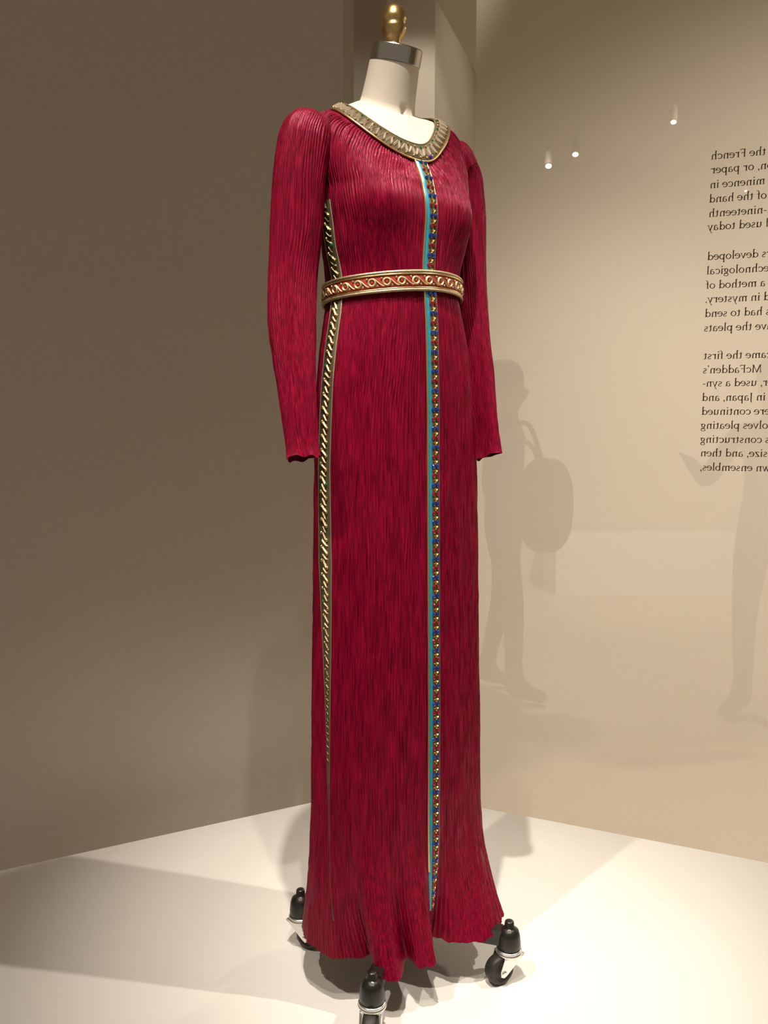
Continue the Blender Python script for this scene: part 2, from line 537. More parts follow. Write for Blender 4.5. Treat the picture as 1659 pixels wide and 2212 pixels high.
# ------------------------------------------------------------------ body surface of the dressed form
PHI = math.radians(33)
FW = np.array([math.sin(PHI), -math.cos(PHI), 0.0])     # facing
LF = np.array([math.cos(PHI), math.sin(PHI), 0.0])      # the form's own left
UP = np.array([0, 0, 1.0])
Y_AX = 1.44
ROWS = [(430, 690, 1012, 919), (465, 690, 1013, 925), (500, 694, 1011, 928), (550, 698, 1003, 927), (590, 704, 992, 925), (615, 707, 989, 925),
        (650, 705, 990, 928), (700, 699, 1001, 931), (760, 692, 1012, 933), (830, 687, 1022, 934), (900, 685, 1029, 935),
        (1000, 683, 1034, 935), (1200, 681, 1038, 936), (1500, 679, 1041, 937), (1800, 677, 1043, 936), (2090, 677, 1044, 934)]
zt, xt, at, bt = [], [], [], []
for (y, xl, xr, xf) in ROWS:
    qx, qz = ray(829.5, y)
    yr = F_PX * CP - (y - 1106) * SP
    z = CAM_H + qz * Y_AX
    Xc = ((xl + xr) / 2 - 829.5) / yr * Y_AX
    w = (xr - xl) / 2 / yr * Y_AX
    q = (xf - 829.5) / yr
    b = (q * Y_AX - Xc) / (math.sin(PHI) + q * math.cos(PHI))
    a = math.sqrt(max(w * w - (b * math.sin(PHI)) ** 2, 1e-4)) / math.cos(PHI)
    zt.append(z); xt.append(Xc); at.append(a); bt.append(b)
order = np.argsort(zt)
zt, xt, at, bt = [np.array(v)[order] for v in (zt, xt, at, bt)]
ZF = np.arange(-0.05, 1.46, 0.002)


def smooth_tab(v):
    f = np.interp(ZF, zt, v)
    k = np.hanning(19); k /= k.sum()
    return np.convolve(np.pad(f, 9, mode='edge'), k, mode='valid')


XF_, AF_, BF_ = smooth_tab(xt), smooth_tab(at), smooth_tab(bt)
Z_TOP = float(zt.max())          # chest ring
Z_WAIST = 1.192

HEM = np.array([(-180, .155), (-150, .162), (-120, .172), (-95, .181), (-72, .167), (-60, .140), (-53, .124), (-48, .160), (-41, .169), (-34, .168), (-31, .155), (-28, .112), (-25, .112),
                (-21, .150), (-14, .153), (-8, .150), (-4, .115), (1, .085), (6, .086), (12, .125), (21, .152), (38, .176), (56, .192), (80, .187), (110, .175), (140, .165), (180, .155)])


def hem_r(th):
    d = (np.degrees(th) + 180) % 360 - 180
    xs = np.arange(-180, 181, 1.0)
    ys = np.interp(xs, HEM[:, 0], HEM[:, 1])
    k = np.array([1, 2, 3, 2, 1.]); k /= k.sum()
    ys = np.convolve(np.pad(ys, 2, mode='wrap'), k, mode='valid')
    return np.interp(d, xs, ys)


def hem_z(th):
    d = (np.degrees(th) + 180) % 360 - 180
    return np.interp(d, [-180, -95, -69, -50, -37, -20, 4, 20, 56, 80, 180], [.09, .090, .084, .086, .074, .078, .088, .086, .085, .09, .09])


def section(th, z):
    """points of the plain body/skirt section, arrays of same shape"""
    Xc, a, b = np.interp(z, ZF, XF_), np.interp(z, ZF, AF_), np.interp(z, ZF, BF_)
    # bust: two soft swells either side of the front
    bz = np.exp(-((z - 1.325) / 0.048) ** 2)
    bust = 0.016 * bz * (np.exp(-((th - 0.55) / 0.42) ** 2) + np.exp(-((th + 0.55) / 0.42) ** 2))
    c, s = np.cos(th), np.sin(th)
    bb = np.where(c > 0, b, b * 0.96)
    f = bb * c + bust * np.cos(th)
    l = a * s + bust * np.sin(th)
    # flare and folds towards the hem
    z0 = 0.33
    zh = hem_z(th)
    w = np.clip((z0 - z) / (z0 - zh), 0, 1.15) ** 2.2
    hr = hem_r(th)
    f = f * (1 - w) + hr * c * w
    l = l * (1 - w) + hr * s * w
    base = np.stack([Xc, np.full_like(Xc, Y_AX), z], -1)
    return base + f[..., None] * FW + l[..., None] * LF


TOPC = np.array([np.interp(Z_TOP, ZF, XF_), Y_AX, 0.0])


def neckline(th):
    c, s = np.cos(th), np.sin(th)
    f = -0.006 + 0.080 * c
    l = np.where(s > 0, 0.099, 0.105) * s
    e_ = 2.5 + 2.5 * np.clip((th + .2) / .7, 0, 1)
    z = 1.489 - 0.097 * ((1 + c) / 2) ** e_
    return TOPC + f[..., None] * FW + l[..., None] * LF + z[..., None] * UP


def bez(p0, p1, p2, p3, t):
    t = t[..., None]
    return p0 * (1 - t) ** 3 + 3 * p1 * t * (1 - t) ** 2 + 3 * p2 * t * t * (1 - t) + p3 * t ** 3


def upper(th, t):
    """bodice above the chest ring: t 0 chest ring -> 1 neckline"""
    p0 = section(th, np.full_like(th, Z_TOP))
    pm = section(th, np.full_like(th, Z_TOP - 0.01))
    p3 = neckline(th)
    d0 = (p0 - pm) / 0.01
    d0 = d0 / np.linalg.norm(d0, axis=-1)[..., None]
    c, s = np.cos(th), np.sin(th)
    out = s[..., None] * LF
    p1 = p0 + d0 * (0.45 * (p3[..., 2] - p0[..., 2]))[..., None] + out * (0.012 * s * s)[..., None]
    p2 = p3 + out * (0.050 * s * s)[..., None] - UP * (0.004 * s * s)[..., None] + (c[..., None] * FW) * (0.008 * c * c)[..., None] - UP * (0.014 * c * c)[..., None]
    return bez(p0, p1, p2, p3, t)


def surf(th, v):
    """v in metres height up to Z_TOP, above that Z_TOP + t*0.15"""
    th, v = np.broadcast_arrays(np.asarray(th, float), np.asarray(v, float))
    lo = section(th, np.minimum(v, Z_TOP))
    hi = upper(th, np.clip((v - Z_TOP) / 0.15, 0, 1))
    return np.where((v <= Z_TOP)[..., None], lo, hi)


def normals(pts, wrap=True):
    if wrap:
        du = np.roll(pts, -1, 1) - np.roll(pts, 1, 1)
    else:
        du = np.gradient(pts, axis=1)
    dv = np.gradient(pts, axis=0)
    n = np.cross(du, dv)
    return n / (np.linalg.norm(n, axis=-1)[..., None] + 1e-12)


def pleats(th, s, N, A, seed):
    """irregular crushed pleats; th angle, s length along the pleat (m)"""
    t = th / (2 * math.pi)
    p = N * t + 2.2 * vnoise(t * 14, s / 0.16, 14, seed) + 0.9 * vnoise(t * (N // 3), s / 0.05, N // 3, seed + 1)
    h = 0.5 - 0.5 * np.cos(2 * math.pi * p)
    h = 0.5 * h + 0.5 * (1 - np.abs(2 * (p - np.floor(p)) - 1))
    amp = 0.35 + 1.1 * vnoise(t * N, s / 0.045, N, seed + 2)
    big = vnoise(t * (N // 5), s / 0.11, N // 5, seed + 3) - 0.5
    fine = vnoise(t * (2 * N), s / 0.018, 2 * N, seed + 4) - 0.5
    return A * (h * amp - 0.5 + 1.0 * big + 0.45 * fine)


dress = empty('evening_dress', (0.03, 1.44, 0.0))
tag(dress, 'long sleeved crimson pleated evening dress with jewelled trims on the dress form', 'dress')

NP = 184
COLS = NP * 6
# skirt
th = np.linspace(-math.pi, math.pi, COLS, endpoint=False)
R_ = 370
k = np.linspace(0, 1, R_)
TH = np.broadcast_to(th, (R_, COLS))
hz = hem_z(th) + 0.006 * (vnoise(th / (2 * math.pi) * 60, np.zeros_like(th), 60, 5) - 0.5) + 0.0035 * (vnoise(th / (2 * math.pi) * 190, np.zeros_like(th), 190, 6) - 0.5)
Z = hz[None, :] + (Z_WAIST - hz[None, :]) * k[:, None]
B = section(TH, Z)
nb = normals(B)
A = 0.0019 * (0.75 + 0.25 * np.clip((Z_WAIST - Z) / 0.08, 0, 1)) * np.where(Z < .25, .9, 1.0)
dsp = pleats(TH, Z, NP, 1.0, 21) * A
flat = np.exp(-((np.abs(TH)) / 0.09) ** 4) * 0.9
flat = np.maximum(flat, 0.9 * np.exp(-((np.abs(TH - np.interp(Z, [.2, .6, .9, 1.15, 1.25], [-1.25, -1.32, -1.42, -1.43, -1.50]))) / 0.08) ** 4) * (Z > 0.45))
dsp *= (1 - flat)
link('skirt', grid('skirt', B + nb * dsp[..., None]), M_SILK, dress)
# bodice
R2 = 170
vv = np.linspace(Z_WAIST, Z_TOP + 0.15, R2)
TH2 = np.broadcast_to(th, (R2, COLS)); V2 = np.broadcast_to(vv[:, None], (R2, COLS))
B2 = surf(TH2, V2)
nb2 = normals(B2)
edge = np.clip((Z_TOP + 0.15 - V2) / 0.02, 0, 1)
dsp2 = pleats(TH2, V2, NP - 10, 0.0023, 51) * edge * (1 - np.exp(-((np.abs(TH2)) / 0.10) ** 4) * 0.9)
bod = link('bodice', grid('bodice', B2 + nb2 * dsp2[..., None]), M_SILK, dress)


# sleeves
def catmull(pts, n):
    pts = np.asarray(pts, float)
    ext = np.vstack([2 * pts[0] - pts[1], pts, 2 * pts[-1] - pts[-2]])
    seg = np.linalg.norm(np.diff(pts, axis=0), axis=1)
    cum = np.concatenate([[0], np.cumsum(seg)])
    out = []
    for s in np.linspace(0, cum[-1], n):
        i = min(int(np.searchsorted(cum, s, 'right') - 1), len(seg) - 1)
        t = (s - cum[i]) / seg[i]
        p0, p1, p2, p3 = ext[i], ext[i + 1], ext[i + 2], ext[i + 3]
        out.append(0.5 * ((2 * p1) + (-p0 + p2) * t + (2 * p0 - 5 * p1 + 4 * p2 - p3) * t * t + (-p0 + 3 * p1 - 3 * p2 + p3) * t ** 3))
    return np.array(out)


def sleeve(rows, shoulder, seed):
    """rows: (y, xl, xr, Y); shoulder: list of (s, fwd, z, r) in the body frame, s along the form's left"""
    pts, rr = [], []
    for (s, f, z, r) in shoulder:
        pts.append(TOPC + LF * s + FW * f + UP * z); rr.append(r)
    for (y, xl, xr, Y) in rows:
        l, r = P(xl, y, Y), P(xr, y, Y)
        pts.append((l + r) / 2); rr.append((r[0] - l[0]) / 2)
    data = np.hstack([np.array(pts), np.array(rr)[:, None]])
    path = catmull(data, 260)
    c, rad_ = path[:, :3], path[:, 3]
    kk = np.hanning(13); kk /= kk.sum()
    for i in range(3):
        c[6:-6, i] = np.convolve(c[:, i], kk, mode='valid')
    n = 60 * 6
    a = np.linspace(0, 2 * math.pi, n, endpoint=False)
    tg = np.gradient(c, axis=0); tg /= np.linalg.norm(tg, axis=1)[:, None]
    u = FW.copy()
    out = np.zeros((len(c), n, 3))
    ds = np.concatenate([[0], np.cumsum(np.linalg.norm(np.diff(c, axis=0), axis=1))])
    for i in range(len(c)):
        u = u - tg[i] * np.dot(u, tg[i]); u /= np.linalg.norm(u)
        w = np.cross(tg[i], u)
        out[i] = c[i] + rad_[i] * (np.cos(a)[:, None] * u + np.sin(a)[:, None] * w)
    nn = normals(out)
    cen = out - c[:, None]
    if (nn * cen).sum() < 0: nn = -nn
    AA, SS = np.meshgrid(a, ds)
    d = pleats(AA, SS, 60, 0.0017, seed)
    L = ds[-1]
    hemw = np.clip((SS - (L - 0.02)) / 0.02, 0, 1) ** 2
    d += hemw * 0.0035 * (vnoise(AA / (2 * math.pi) * 16, SS * 0, 16, seed + 9) - 0.2)
    d *= np.clip(SS / 0.05, 0.15, 1)
    res = out + nn * d[..., None]
    wob = (vnoise(a / (2 * math.pi) * 14, a * 0, 14, seed + 7) - 0.5) * 0.008
    res[-1] += tg[-1] * wob[:, None]; res[-2] += tg[-2] * wob[:, None] * .5
    return grid('sleeve', res)


near = [(400, 590, 703, 1.346), (500, 583, 697, 1.345), (600, 579, 686, 1.340), (700, 580, 684, 1.328), (760, 588, 683, 1.318), (830, 599, 683, 1.306), (900, 609, 685, 1.295), (950, 616, 687, 1.288), (990, 620, 690, 1.282)]
far = [(400, 957, 1043, 1.520), (500, 957, 1049, 1.522), (600, 959, 1050, 1.518), (700, 968, 1056, 1.508), (760, 979, 1062, 1.500), (830, 994, 1068, 1.49), (900, 1008, 1074, 1.48), (950, 1016, 1079, 1.475), (987, 1022, 1084, 1.47)]
sl1 = link('sleeve', sleeve(near, [(-.146, -.004, 1.4575, .005), (-.148, -.004, 1.4540, .022), (-.151, -.004, 1.447, .0315), (-.157, -.004, 1.434, .0375), (-.166, -.003, 1.411, .041)], 81), M_SILK, dress)
sl2 = link('sleeve', sleeve(far, [(.112, -.004, 1.4610, .005), (.114, -.004, 1.4575, .022), (.118, -.004, 1.450, .0315), (.125, -.004, 1.436, .037), (.136, -.003, 1.412, .039)], 131), M_SILK, dress)


# ------------------------------------------------------------------ trims
def frame(th, v, eps=1e-3):
    p = surf(th, v)
    du = surf(th + eps, v) - surf(th - eps, v)
    dv = surf(th, v + eps) - surf(th, v - eps)
    lu = np.linalg.norm(du) / (2 * eps)
    T = du / np.linalg.norm(du)
    Vv = dv / np.linalg.norm(dv)
    N = np.cross(T, Vv); N /= np.linalg.norm(N)
    Vv = np.cross(N, T)
    return p, T, Vv, N, lu


def ribbon(name, path, offs, m, parent):
    """path: list of (p, T, V, N, width scale); offs: list of (across, lift)"""
    pts = np.array([[p + T * (a * ws) + N * h * min(1, ws * 2) for (a, h) in offs] for (p, T, Vv, N, ws) in path])
    return link(name, grid(name, pts, wrap=False), m, parent)


# front trim: path from the neckline to near the hem, broken only by the belt lying over it
def strip_path(th0, v_lo, v_hi, step=0.006, wfun=lambda v: 1.0, thfun=None):
    out = []
    for v in np.arange(v_lo, v_hi, step):
        t = th0 if thfun is None else thfun(v)
        p, T, Vv, N, lu = frame(t, v)
        out.append((p, T, Vv, N, wfun(v)))
    return out


V_TOP = Z_TOP + 0.15
fpath = strip_path(0.0, 0.150, V_TOP - 0.004)
LIFT = 0.0026
front = ribbon('front_trim', fpath, [(-.0112, .0004), (-.0106, LIFT), (.0100, LIFT), (.0108, .0004)], M_TURQ, dress)
front['label'] = 'turquoise ribbon with rows of blue and red stones down the front'
ribbon('gold_edge', fpath[12:], [(-.0126, .0006), (-.0122, LIFT + .0012), (-.0112, LIFT + .0014), (-.0106, LIFT - .0004)], M_BRIGHTGOLD, front)
ribbon('gold_edge', fpath, [(.0098, LIFT - .0004), (.0103, LIFT + .0012), (.0110, LIFT + .0008), (.0116, .0005)], M_PALEGOLD, front)
ribbon('stone_band', fpath, [(-.0040, LIFT - .0002), (-.0036, LIFT + .0010), (.0086, LIFT + .0010), (.0090, LIFT - .0002)], M_OLIVE, front)


def gem_mesh(name, r, h, n=8):
    vs = [(r * math.cos(2 * math.pi * k / n), r * 1.25 * math.sin(2 * math.pi * k / n), 0) for k in range(n)]
    vs += [(r * .95 * math.cos(2 * math.pi * k / n), r * 1.2 * math.sin(2 * math.pi * k / n), h * .45) for k in range(n)]
    vs += [(r * .5 * math.cos(2 * math.pi * (k + .5) / n), r * .65 * math.sin(2 * math.pi * (k + .5) / n), h) for k in range(n)]
    fs = []
    for k in range(n):
        k2 = (k + 1) % n
        fs += [(k, k2, n + k2, n + k), (n + k, n + k2, 2 * n + k), (n + k2, 2 * n + k2, 2 * n + k)]
    fs.append(tuple(range(2 * n, 3 * n)))
    return mesh(name, vs, fs)


def place(name, me, p, T, Vv, N, parent, spin=0.0, sc=1.0):
    o = bpy.data.objects.new(name, me)
    COL.objects.link(o)
    c, s = math.cos(spin), math.sin(spin)
    X = T * c + Vv * s; Yv = -T * s + Vv * c
    M = Matrix(((X[0] * sc, Yv[0] * sc, N[0] * sc, p[0]), (X[1] * sc, Yv[1] * sc, N[1] * sc, p[1]), (X[2] * sc, Yv[2] * sc, N[2] * sc, p[2]), (0, 0, 0, 1)))
    o.parent = parent
    o.matrix_parent_inverse = wmat(parent).inverted()
    o.matrix_basis = M
    return o


ME_B = gem_mesh('blue_stone', .0031, .0030); ME_B.materials.append(M_GEMB)
ME_R = gem_mesh('red_stone', .0028, .0028); ME_R.materials.append(M_GEMR)


def leaf_mesh():
    """three small gold petals pointing down to a bead"""
    vs, fs = [], []
    for a, l in ((-0.75, .0058), (0.0, .0050), (0.75, .0058)):
        b = len(vs)
        d = np.array([math.sin(a), math.cos(a)]); n = np.array([d[1], -d[0]])
        for (t, w, h) in ((0, .0004, .0010), (.55, .0013, .0022), (1, .0003, .0008)):
            c = d * l * t + np.array([0, -.0022])
            vs += [(*(c + n * w), 0), (*c, h), (*(c - n * w), 0)]
        for i in (0, 1):
            q = b + 3 * i
            fs += [(q, q + 3, q + 4, q + 1), (q + 1, q + 4, q + 5, q + 2)]
    b = len(vs)
    for k in range(6):
        vs.append((.0016 * math.cos(k * math.pi / 3), -.0028 + .0020 * math.sin(k * math.pi / 3), 0))
    vs.append((0, -.0028, .0022))
    for k in range(6): fs.append((b + k, b + (k + 1) % 6, b + 6))
    return mesh('gold_leaf', vs, fs)


ME_LEAF = leaf_mesh(); ME_LEAF.materials.append(M_GOLD)
ps = np.array([q[0] for q in fpath]); cum = np.concatenate([[0], np.cumsum(np.linalg.norm(np.diff(ps, axis=0), axis=1))])
vgrid = np.arange(0.150, V_TOP - 0.004, 0.006)
half = 0.0152
s = cum[-1] - 0.004
i = 0
CB = 0.0025
while s > 0.002:
    v = float(np.interp(s, cum, vgrid))
    p, T, Vv, N, lu = frame(0.0, v)
    p = p + N * (LIFT + .0008) + T * CB
    pz = p[2]
    if not (1.188 < pz < 1.212):
        me_, nm = (ME_B, 'blue_stone') if i % 2 == 0 else (ME_R, 'red_stone')
        for sd in (-1, 1):
            jt = Vector(N) + Vector(T) * random.uniform(-.22, .22) + Vector(Vv) * random.uniform(-.1, .3)
            Nj = np.array(jt.normalized()); Tj = np.cross(Vv, Nj); Tj /= np.linalg.norm(Tj); Vj = np.cross(Nj, Tj)
            place(nm, me_, p + T * sd * .0042, Tj, Vj, Nj, front, spin=random.uniform(-.3, .3), sc=random.uniform(.92, 1.08))
        v2 = float(np.interp(max(s - half * .5, 0), cum, vgrid))
        p, T, Vv, N, lu = frame(0.0, v2)
        place('gold_leaf', ME_LEAF, p + N * (LIFT + .0008) + T * CB, T, Vv, N, front, sc=1.25)
    s -= half
    i += 1

# side trim along the near side seam


def side_th(v):
    return float(np.interp(v, [.2, .6, .9, 1.15, 1.25], [-1.25, -1.32, -1.42, -1.43, -1.50]))


def side_w(v):
    return float(np.interp(v, [.13, .30, .45, .55, .75, 1.4], [.06, .10, .22, .45, 1.0, 1.0]))


spath = strip_path(-1.4, 0.15, Z_TOP - 0.02, wfun=side_w, thfun=side_th)
side = ribbon('side_trim', spath, [(-.0135, .0003), (-.0128, .0020), (.0128, .0020), (.0135, .0003)], M_OLIVE, dress)
side['label'] = 'narrow antique gold beaded braid along the side seam'
ribbon('gold_edge', spath, [(-.0142, .0003), (-.0140, .0024), (-.0132, .0024), (-.0128, .0015)], M_PALEGOLD, side)
ribbon('gold_edge', spath, [(.0128, .0015), (.0132, .0022), (.0138, .0022), (.0140, .0003)], M_PALEGOLD, side)


def bar_mesh(name, l, w, h):
    vs = [(-l, -w, 0), (l, -w, 0), (l, w, 0), (-l, w, 0), (-l * .7, 0, h), (l * .7, 0, h)]
    fs = [(0, 1, 5, 4), (1, 2, 5), (2, 3, 4, 5), (3, 0, 4)]
    return mesh(name, vs, fs)


ME_BAR = bar_mesh('gold_bar', .0085, .0019, .0026); ME_BAR.materials.append(M_TAN)
ME_BEAD = gem_mesh('gold_bead', .0026, .0030, 6); ME_BEAD.materials.append(M_GOLD)
ME_GREEN = gem_mesh('green_bead', .0026, .0030, 6); ME_GREEN.materials.append(M_GEMG)
v = Z_TOP - 0.03
i = 0
while v > 0.42:
    w_ = side_w(v)
    p, T, Vv, N, lu = frame(side_th(v), v)
    if not (1.165 < v < 1.202):
        place('gold_bar', ME_BAR, p + N * .002, T, Vv, N, side, spin=-0.85 + random.uniform(-.25, .25), sc=max(w_, .35) * random.uniform(.8, 1.05))
        if w_ > .3:
            p, T, Vv, N, lu = frame(side_th(v), v - .0056)
            place('gold_bead' if i % 17 != 5 else 'green_bead', ME_BEAD if i % 17 != 5 else ME_GREEN, p + N * .002 + T * .006 * w_ * (1 if i % 2 else -1), T, Vv, N, side, sc=w_)
    v -= .0112
    i += 1

# ------------------------------------------------------------------ dress form
form = empty('dress_form', (0.0317, 1.4355, 0.0))
tag(form, 'pale jersey dress form with metal neck cap, brass finial and castered base', 'dress form')
nth = 96
tf = np.linspace(-math.pi, math.pi, nth, endpoint=False)
TILT = math.radians(18)


def neck_ring(th, k):
    """k 0 neck base -> 1 under the cap"""
    c, s = np.cos(th), np.sin(th)
    r = 0.0475 - 0.0060 * k ** 0.6
    fc = -0.020 + 0.021 * k
    zc = 1.504 + 0.061 * k
    tl = math.radians(27 - 9 * k)
    f = fc + r * c * math.cos(tl)
    z = zc - r * c * math.sin(tl)
    return TOPC + f[..., None] * FW + (r * s)[..., None] * LF + z[..., None] * UP


def collar(th, t):
    """chest and shoulder of the form, t 0 neckline -> 1 neck base"""
    p0 = neckline(th); p3 = neck_ring(th, 0.0)
    c, s = np.cos(th), np.sin(th)
    d = p3 - p0
    hz_ = d.copy(); hz_[..., 2] = 0
    p1 = p0 + 0.36 * d + UP * (0.010 * c.clip(0, 1) + .002)[..., None]
    p2 = p3 - hz_ * 0.22 - UP * (0.004 + 0.004 * c.clip(0, 1))[..., None]
    return bez(p0, p1, p2, p3, t)


rows = []
inset = 0.006
for v in np.linspace(0.70, V_TOP, 60):
    q = surf(tf, np.full_like(tf, v))
    cen = q.mean(0)
    rows.append(q + (cen - q) * (inset / np.linalg.norm((q - cen)[:, :2], axis=1))[:, None] * np.array([1, 1, 0]))
for t in np.linspace(0.06, 1, 24):
    rows.append(collar(tf, np.full_like(tf, t)) - UP * 0.0015)
for k in np.linspace(0.12, 1, 14):
    rows.append(neck_ring(tf, k))
rows = np.array(rows)
pit = np.exp(-((tf - 0.05) / 0.10) ** 2)
rows[82:85] += (-FW * 0.004)[None, None] * pit[None, :, None]
rows = np.concatenate([np.repeat(rows[:1].mean(1, keepdims=True), nth, 1), rows], 0)
link('torso', grid('torso', rows), M_LINEN, form)
# neck cap
capc = TOPC + FW * (0.0015) + UP * 1.5650
Rz = Matrix.Rotation(0, 4, 'Z')
axis_up = (UP * math.cos(TILT) + FW * math.sin(TILT))
xax = LF; yax = np.cross(axis_up, xax)
Mc = Matrix(((xax[0], yax[0], axis_up[0], capc[0]), (xax[1], yax[1], axis_up[1], capc[1]), (xax[2], yax[2], axis_up[2], capc[2]), (0, 0, 0, 1)))
link('neck_cap', lathe('neck_cap', [(.0395, -.001), (.0418, 0), (.0422, .001), (.0422, .0240), (.0414, .0255), (.0395, .0262), (.010, .0262)], 64, Mc, smooth=False), M_CHROME, form)
# finial
fz = lambda y: CAM_H + ray(850, y)[1] * 1.452
fx = P(850.5, 60, 1.452)
Mf = Matrix.Translation((fx[0], 1.452, 0))
PXM = 1.452 / 1893
prof = [(16, 116), (14.5, 101), (14, 97), (13.5, 92), (15, 88), (19, 84), (22.5, 78), (25, 71), (27, 66), (27.5, 62.5), (26.5, 59), (24.5, 56), (24, 53.5), (25, 50), (27, 45), (27.6, 41), (26.5, 36), (25, 31), (22.5, 24), (18, 17.5), (11, 13), (4, 11.2)]
link('finial', lathe('finial', [(r * PXM, fz(y)) for r, y in prof], 40, Mf), M_BRASS, form)
# centre post under the torso
link('post', lathe('post', [(.016, .06), (.016, .72)], 20, Matrix.Translation((0.0317, 1.4355, 0))), M_BLACK, form)
hub = link('base_hub', lathe('base_hub', [(.030, .066), (.034, .070), (.034, .100), (.020, .108)], 28, Matrix.Translation((0.0317, 1.4355, 0))), M_BLACK, form)
BC = np.array([0.0317, 1.4355])
d0 = np.array([.1877, -.0505]); ang0 = math.atan2(d0[1], d0[0])
RB = 0.195


def caster(ang, swivel):
    d = np.array([math.cos(ang), math.sin(ang)])
    c = BC + d * RB
    leg_n = np.array([-d[1], d[0]])
    # leg: flat arm from hub to socket
    vs = []
    for t, w, z0, z1 in ((.030, .013, .070, .096), (.10, .012, .068, .093), (RB - .012, .011, .066, .094)):
        q = BC + d * t
        for sgn, zz in ((-1, z0), (1, z0), (1, z1), (-1, z1)):
            vs.append((*(q + leg_n * w * sgn), zz))
    fs = [(0, 1, 2, 3), (8, 11, 10, 9)]
    for i in (0, 4):
        for k in range(4):
            fs.append((i + k, i + 4 + k, i + 4 + (k + 1) % 4, i + (k + 1) % 4))
    link('base_leg', mesh('base_leg', vs, fs), M_BLACK, form)
    T = Matrix.Translation((c[0], c[1], 0))
    sock = link('caster', lathe('caster', [(.0185, .058), (.0205, .060), (.0205, .070), (.0190, .084), (.0165, .092), (.011, .0965), (.0085, .0985),
                                           (.0082, .106), (.0070, .1085), (.003, .1095)], 28, T), M_BLACK, form)
    # set screw on the socket
    scd = -np.array([c[0], c[1]]) / np.linalg.norm(c)
    sp_ = c + scd * .0105
    Ms = Matrix.Translation((sp_[0], sp_[1], .0945)) @ Vector((scd[0], scd[1], .35)).to_track_quat('Z', 'Y').to_matrix().to_4x4()
    link('set_screw', lathe('set_screw', [(.0042, -.003), (.0042, .002), (.003, .0032)], 10, Ms, smooth=False), M_ZINC, sock)
    link('swivel_race', lathe('swivel_race', [(.018, .050), (.0225, .0505), (.0235, .053), (.0225, .0555), (.0215, .0562), (.0225, .0575), (.0215, .0595), (.0170, .060)], 32, T), M_ZINC, sock)
    # fork and wheel trail behind the stem
    tr = np.array([math.cos(swivel), math.sin(swivel)])
    n = np.array([-tr[1], tr[0]])
    ax = np.array([*(c + tr * .020), .0255])
    for sgn in (-1, 1):
        off = n * sgn * .0155
        out = n * sgn * .0017
        poly = [(c - tr * .021, .052), (c + tr * .019, .052), (c + tr * .0270, .030), (c + tr * .0262, .021), (c + tr * .0200, .0180), (c + tr * .0140, .0215)]
        a_ = [(*(q + off), z) for q, z in poly]; b_ = [(*(q + off + out), z) for q, z in poly]
        m_ = len(poly)
        fcs = [tuple(range(m_)), tuple(range(m_, 2 * m_))[::-1]] + [(i, m_ + i, m_ + (i + 1) % m_, (i + 1) % m_) for i in range(m_)]
        link('fork_plate', mesh('fork_plate', a_ + b_, fcs), M_ZINC, sock)
        Mb = Matrix.Translation((ax[0] + n[0] * sgn * .0165, ax[1] + n[1] * sgn * .0165, ax[2])) @ Vector((n[0] * sgn, n[1] * sgn, 0)).to_track_quat('Z', 'Y').to_matrix().to_4x4()
        link('axle_bolt', lathe('axle_bolt', [(.0052, -.001), (.0052, .0022), (.004, .0032)], 14, Mb, smooth=False), M_ZINC, sock)
    # fork crown joining the two plates
    vs = []
    for q, z in ((c - tr * .021, .0495), (c + tr * .019, .0495), (c + tr * .019, .053), (c - tr * .021, .053)):
        for sgn in (-1, 1): vs.append((*(q + n * sgn * .0172), z))
    link('fork_crown', mesh('fork_crown', vs, [(0, 2, 3, 1), (4, 6, 7, 5), (2, 4, 5, 3), (0, 1, 7, 6), (0, 6, 4, 2), (1, 3, 5, 7)]), M_ZINC, sock)
    Mw = Matrix.Translation(tuple(ax)) @ Vector((n[0], n[1], 0)).to_track_quat('Z', 'Y').to_matrix().to_4x4()
    wr = .0255
    link('wheel', lathe('wheel', [(.006, -.0095), (.015, -.0095), (.0165, -.0115), (wr - .004, -.0115), (wr - .001, -.0085), (wr, -.004), (wr, .004), (wr - .001, .0085), (wr - .004, .0115), (.0165, .0115), (.015, .0095), (.006, .0095)], 40, Mw), M_RUBBER, sock)


caster(ang0, math.radians(205))                   # beside the right side of the hem
caster(ang0 - math.pi / 2, math.radians(262))     # in front
caster(ang0 + math.pi, math.radians(-28))         # beside the left side of the hem
caster(ang0 + math.pi / 2, math.radians(60))      # hidden behind

# ------------------------------------------------------------------ neckline trim
def band_pt(th, w):
    """w 0 outer edge .. 1 inner edge, ~21 mm wide"""
    th = np.asarray(th, float)
    L = np.linalg.norm(neck_ring(th, 0.0) - neckline(th), axis=-1)
    t = 0.0225 * w / L
    return collar(th, t)


def band_frame(th, w, eps=1e-3):
    p = band_pt(th, w)
    T = band_pt(th + eps, w) - band_pt(th - eps, w); T /= np.linalg.norm(T)
    A_ = band_pt(th, w + .05) - band_pt(th, w - .05); A_ /= np.linalg.norm(A_)
    N = np.cross(T, A_); N /= np.linalg.norm(N)
    A_ = np.cross(N, T)
    return p, T, A_, N


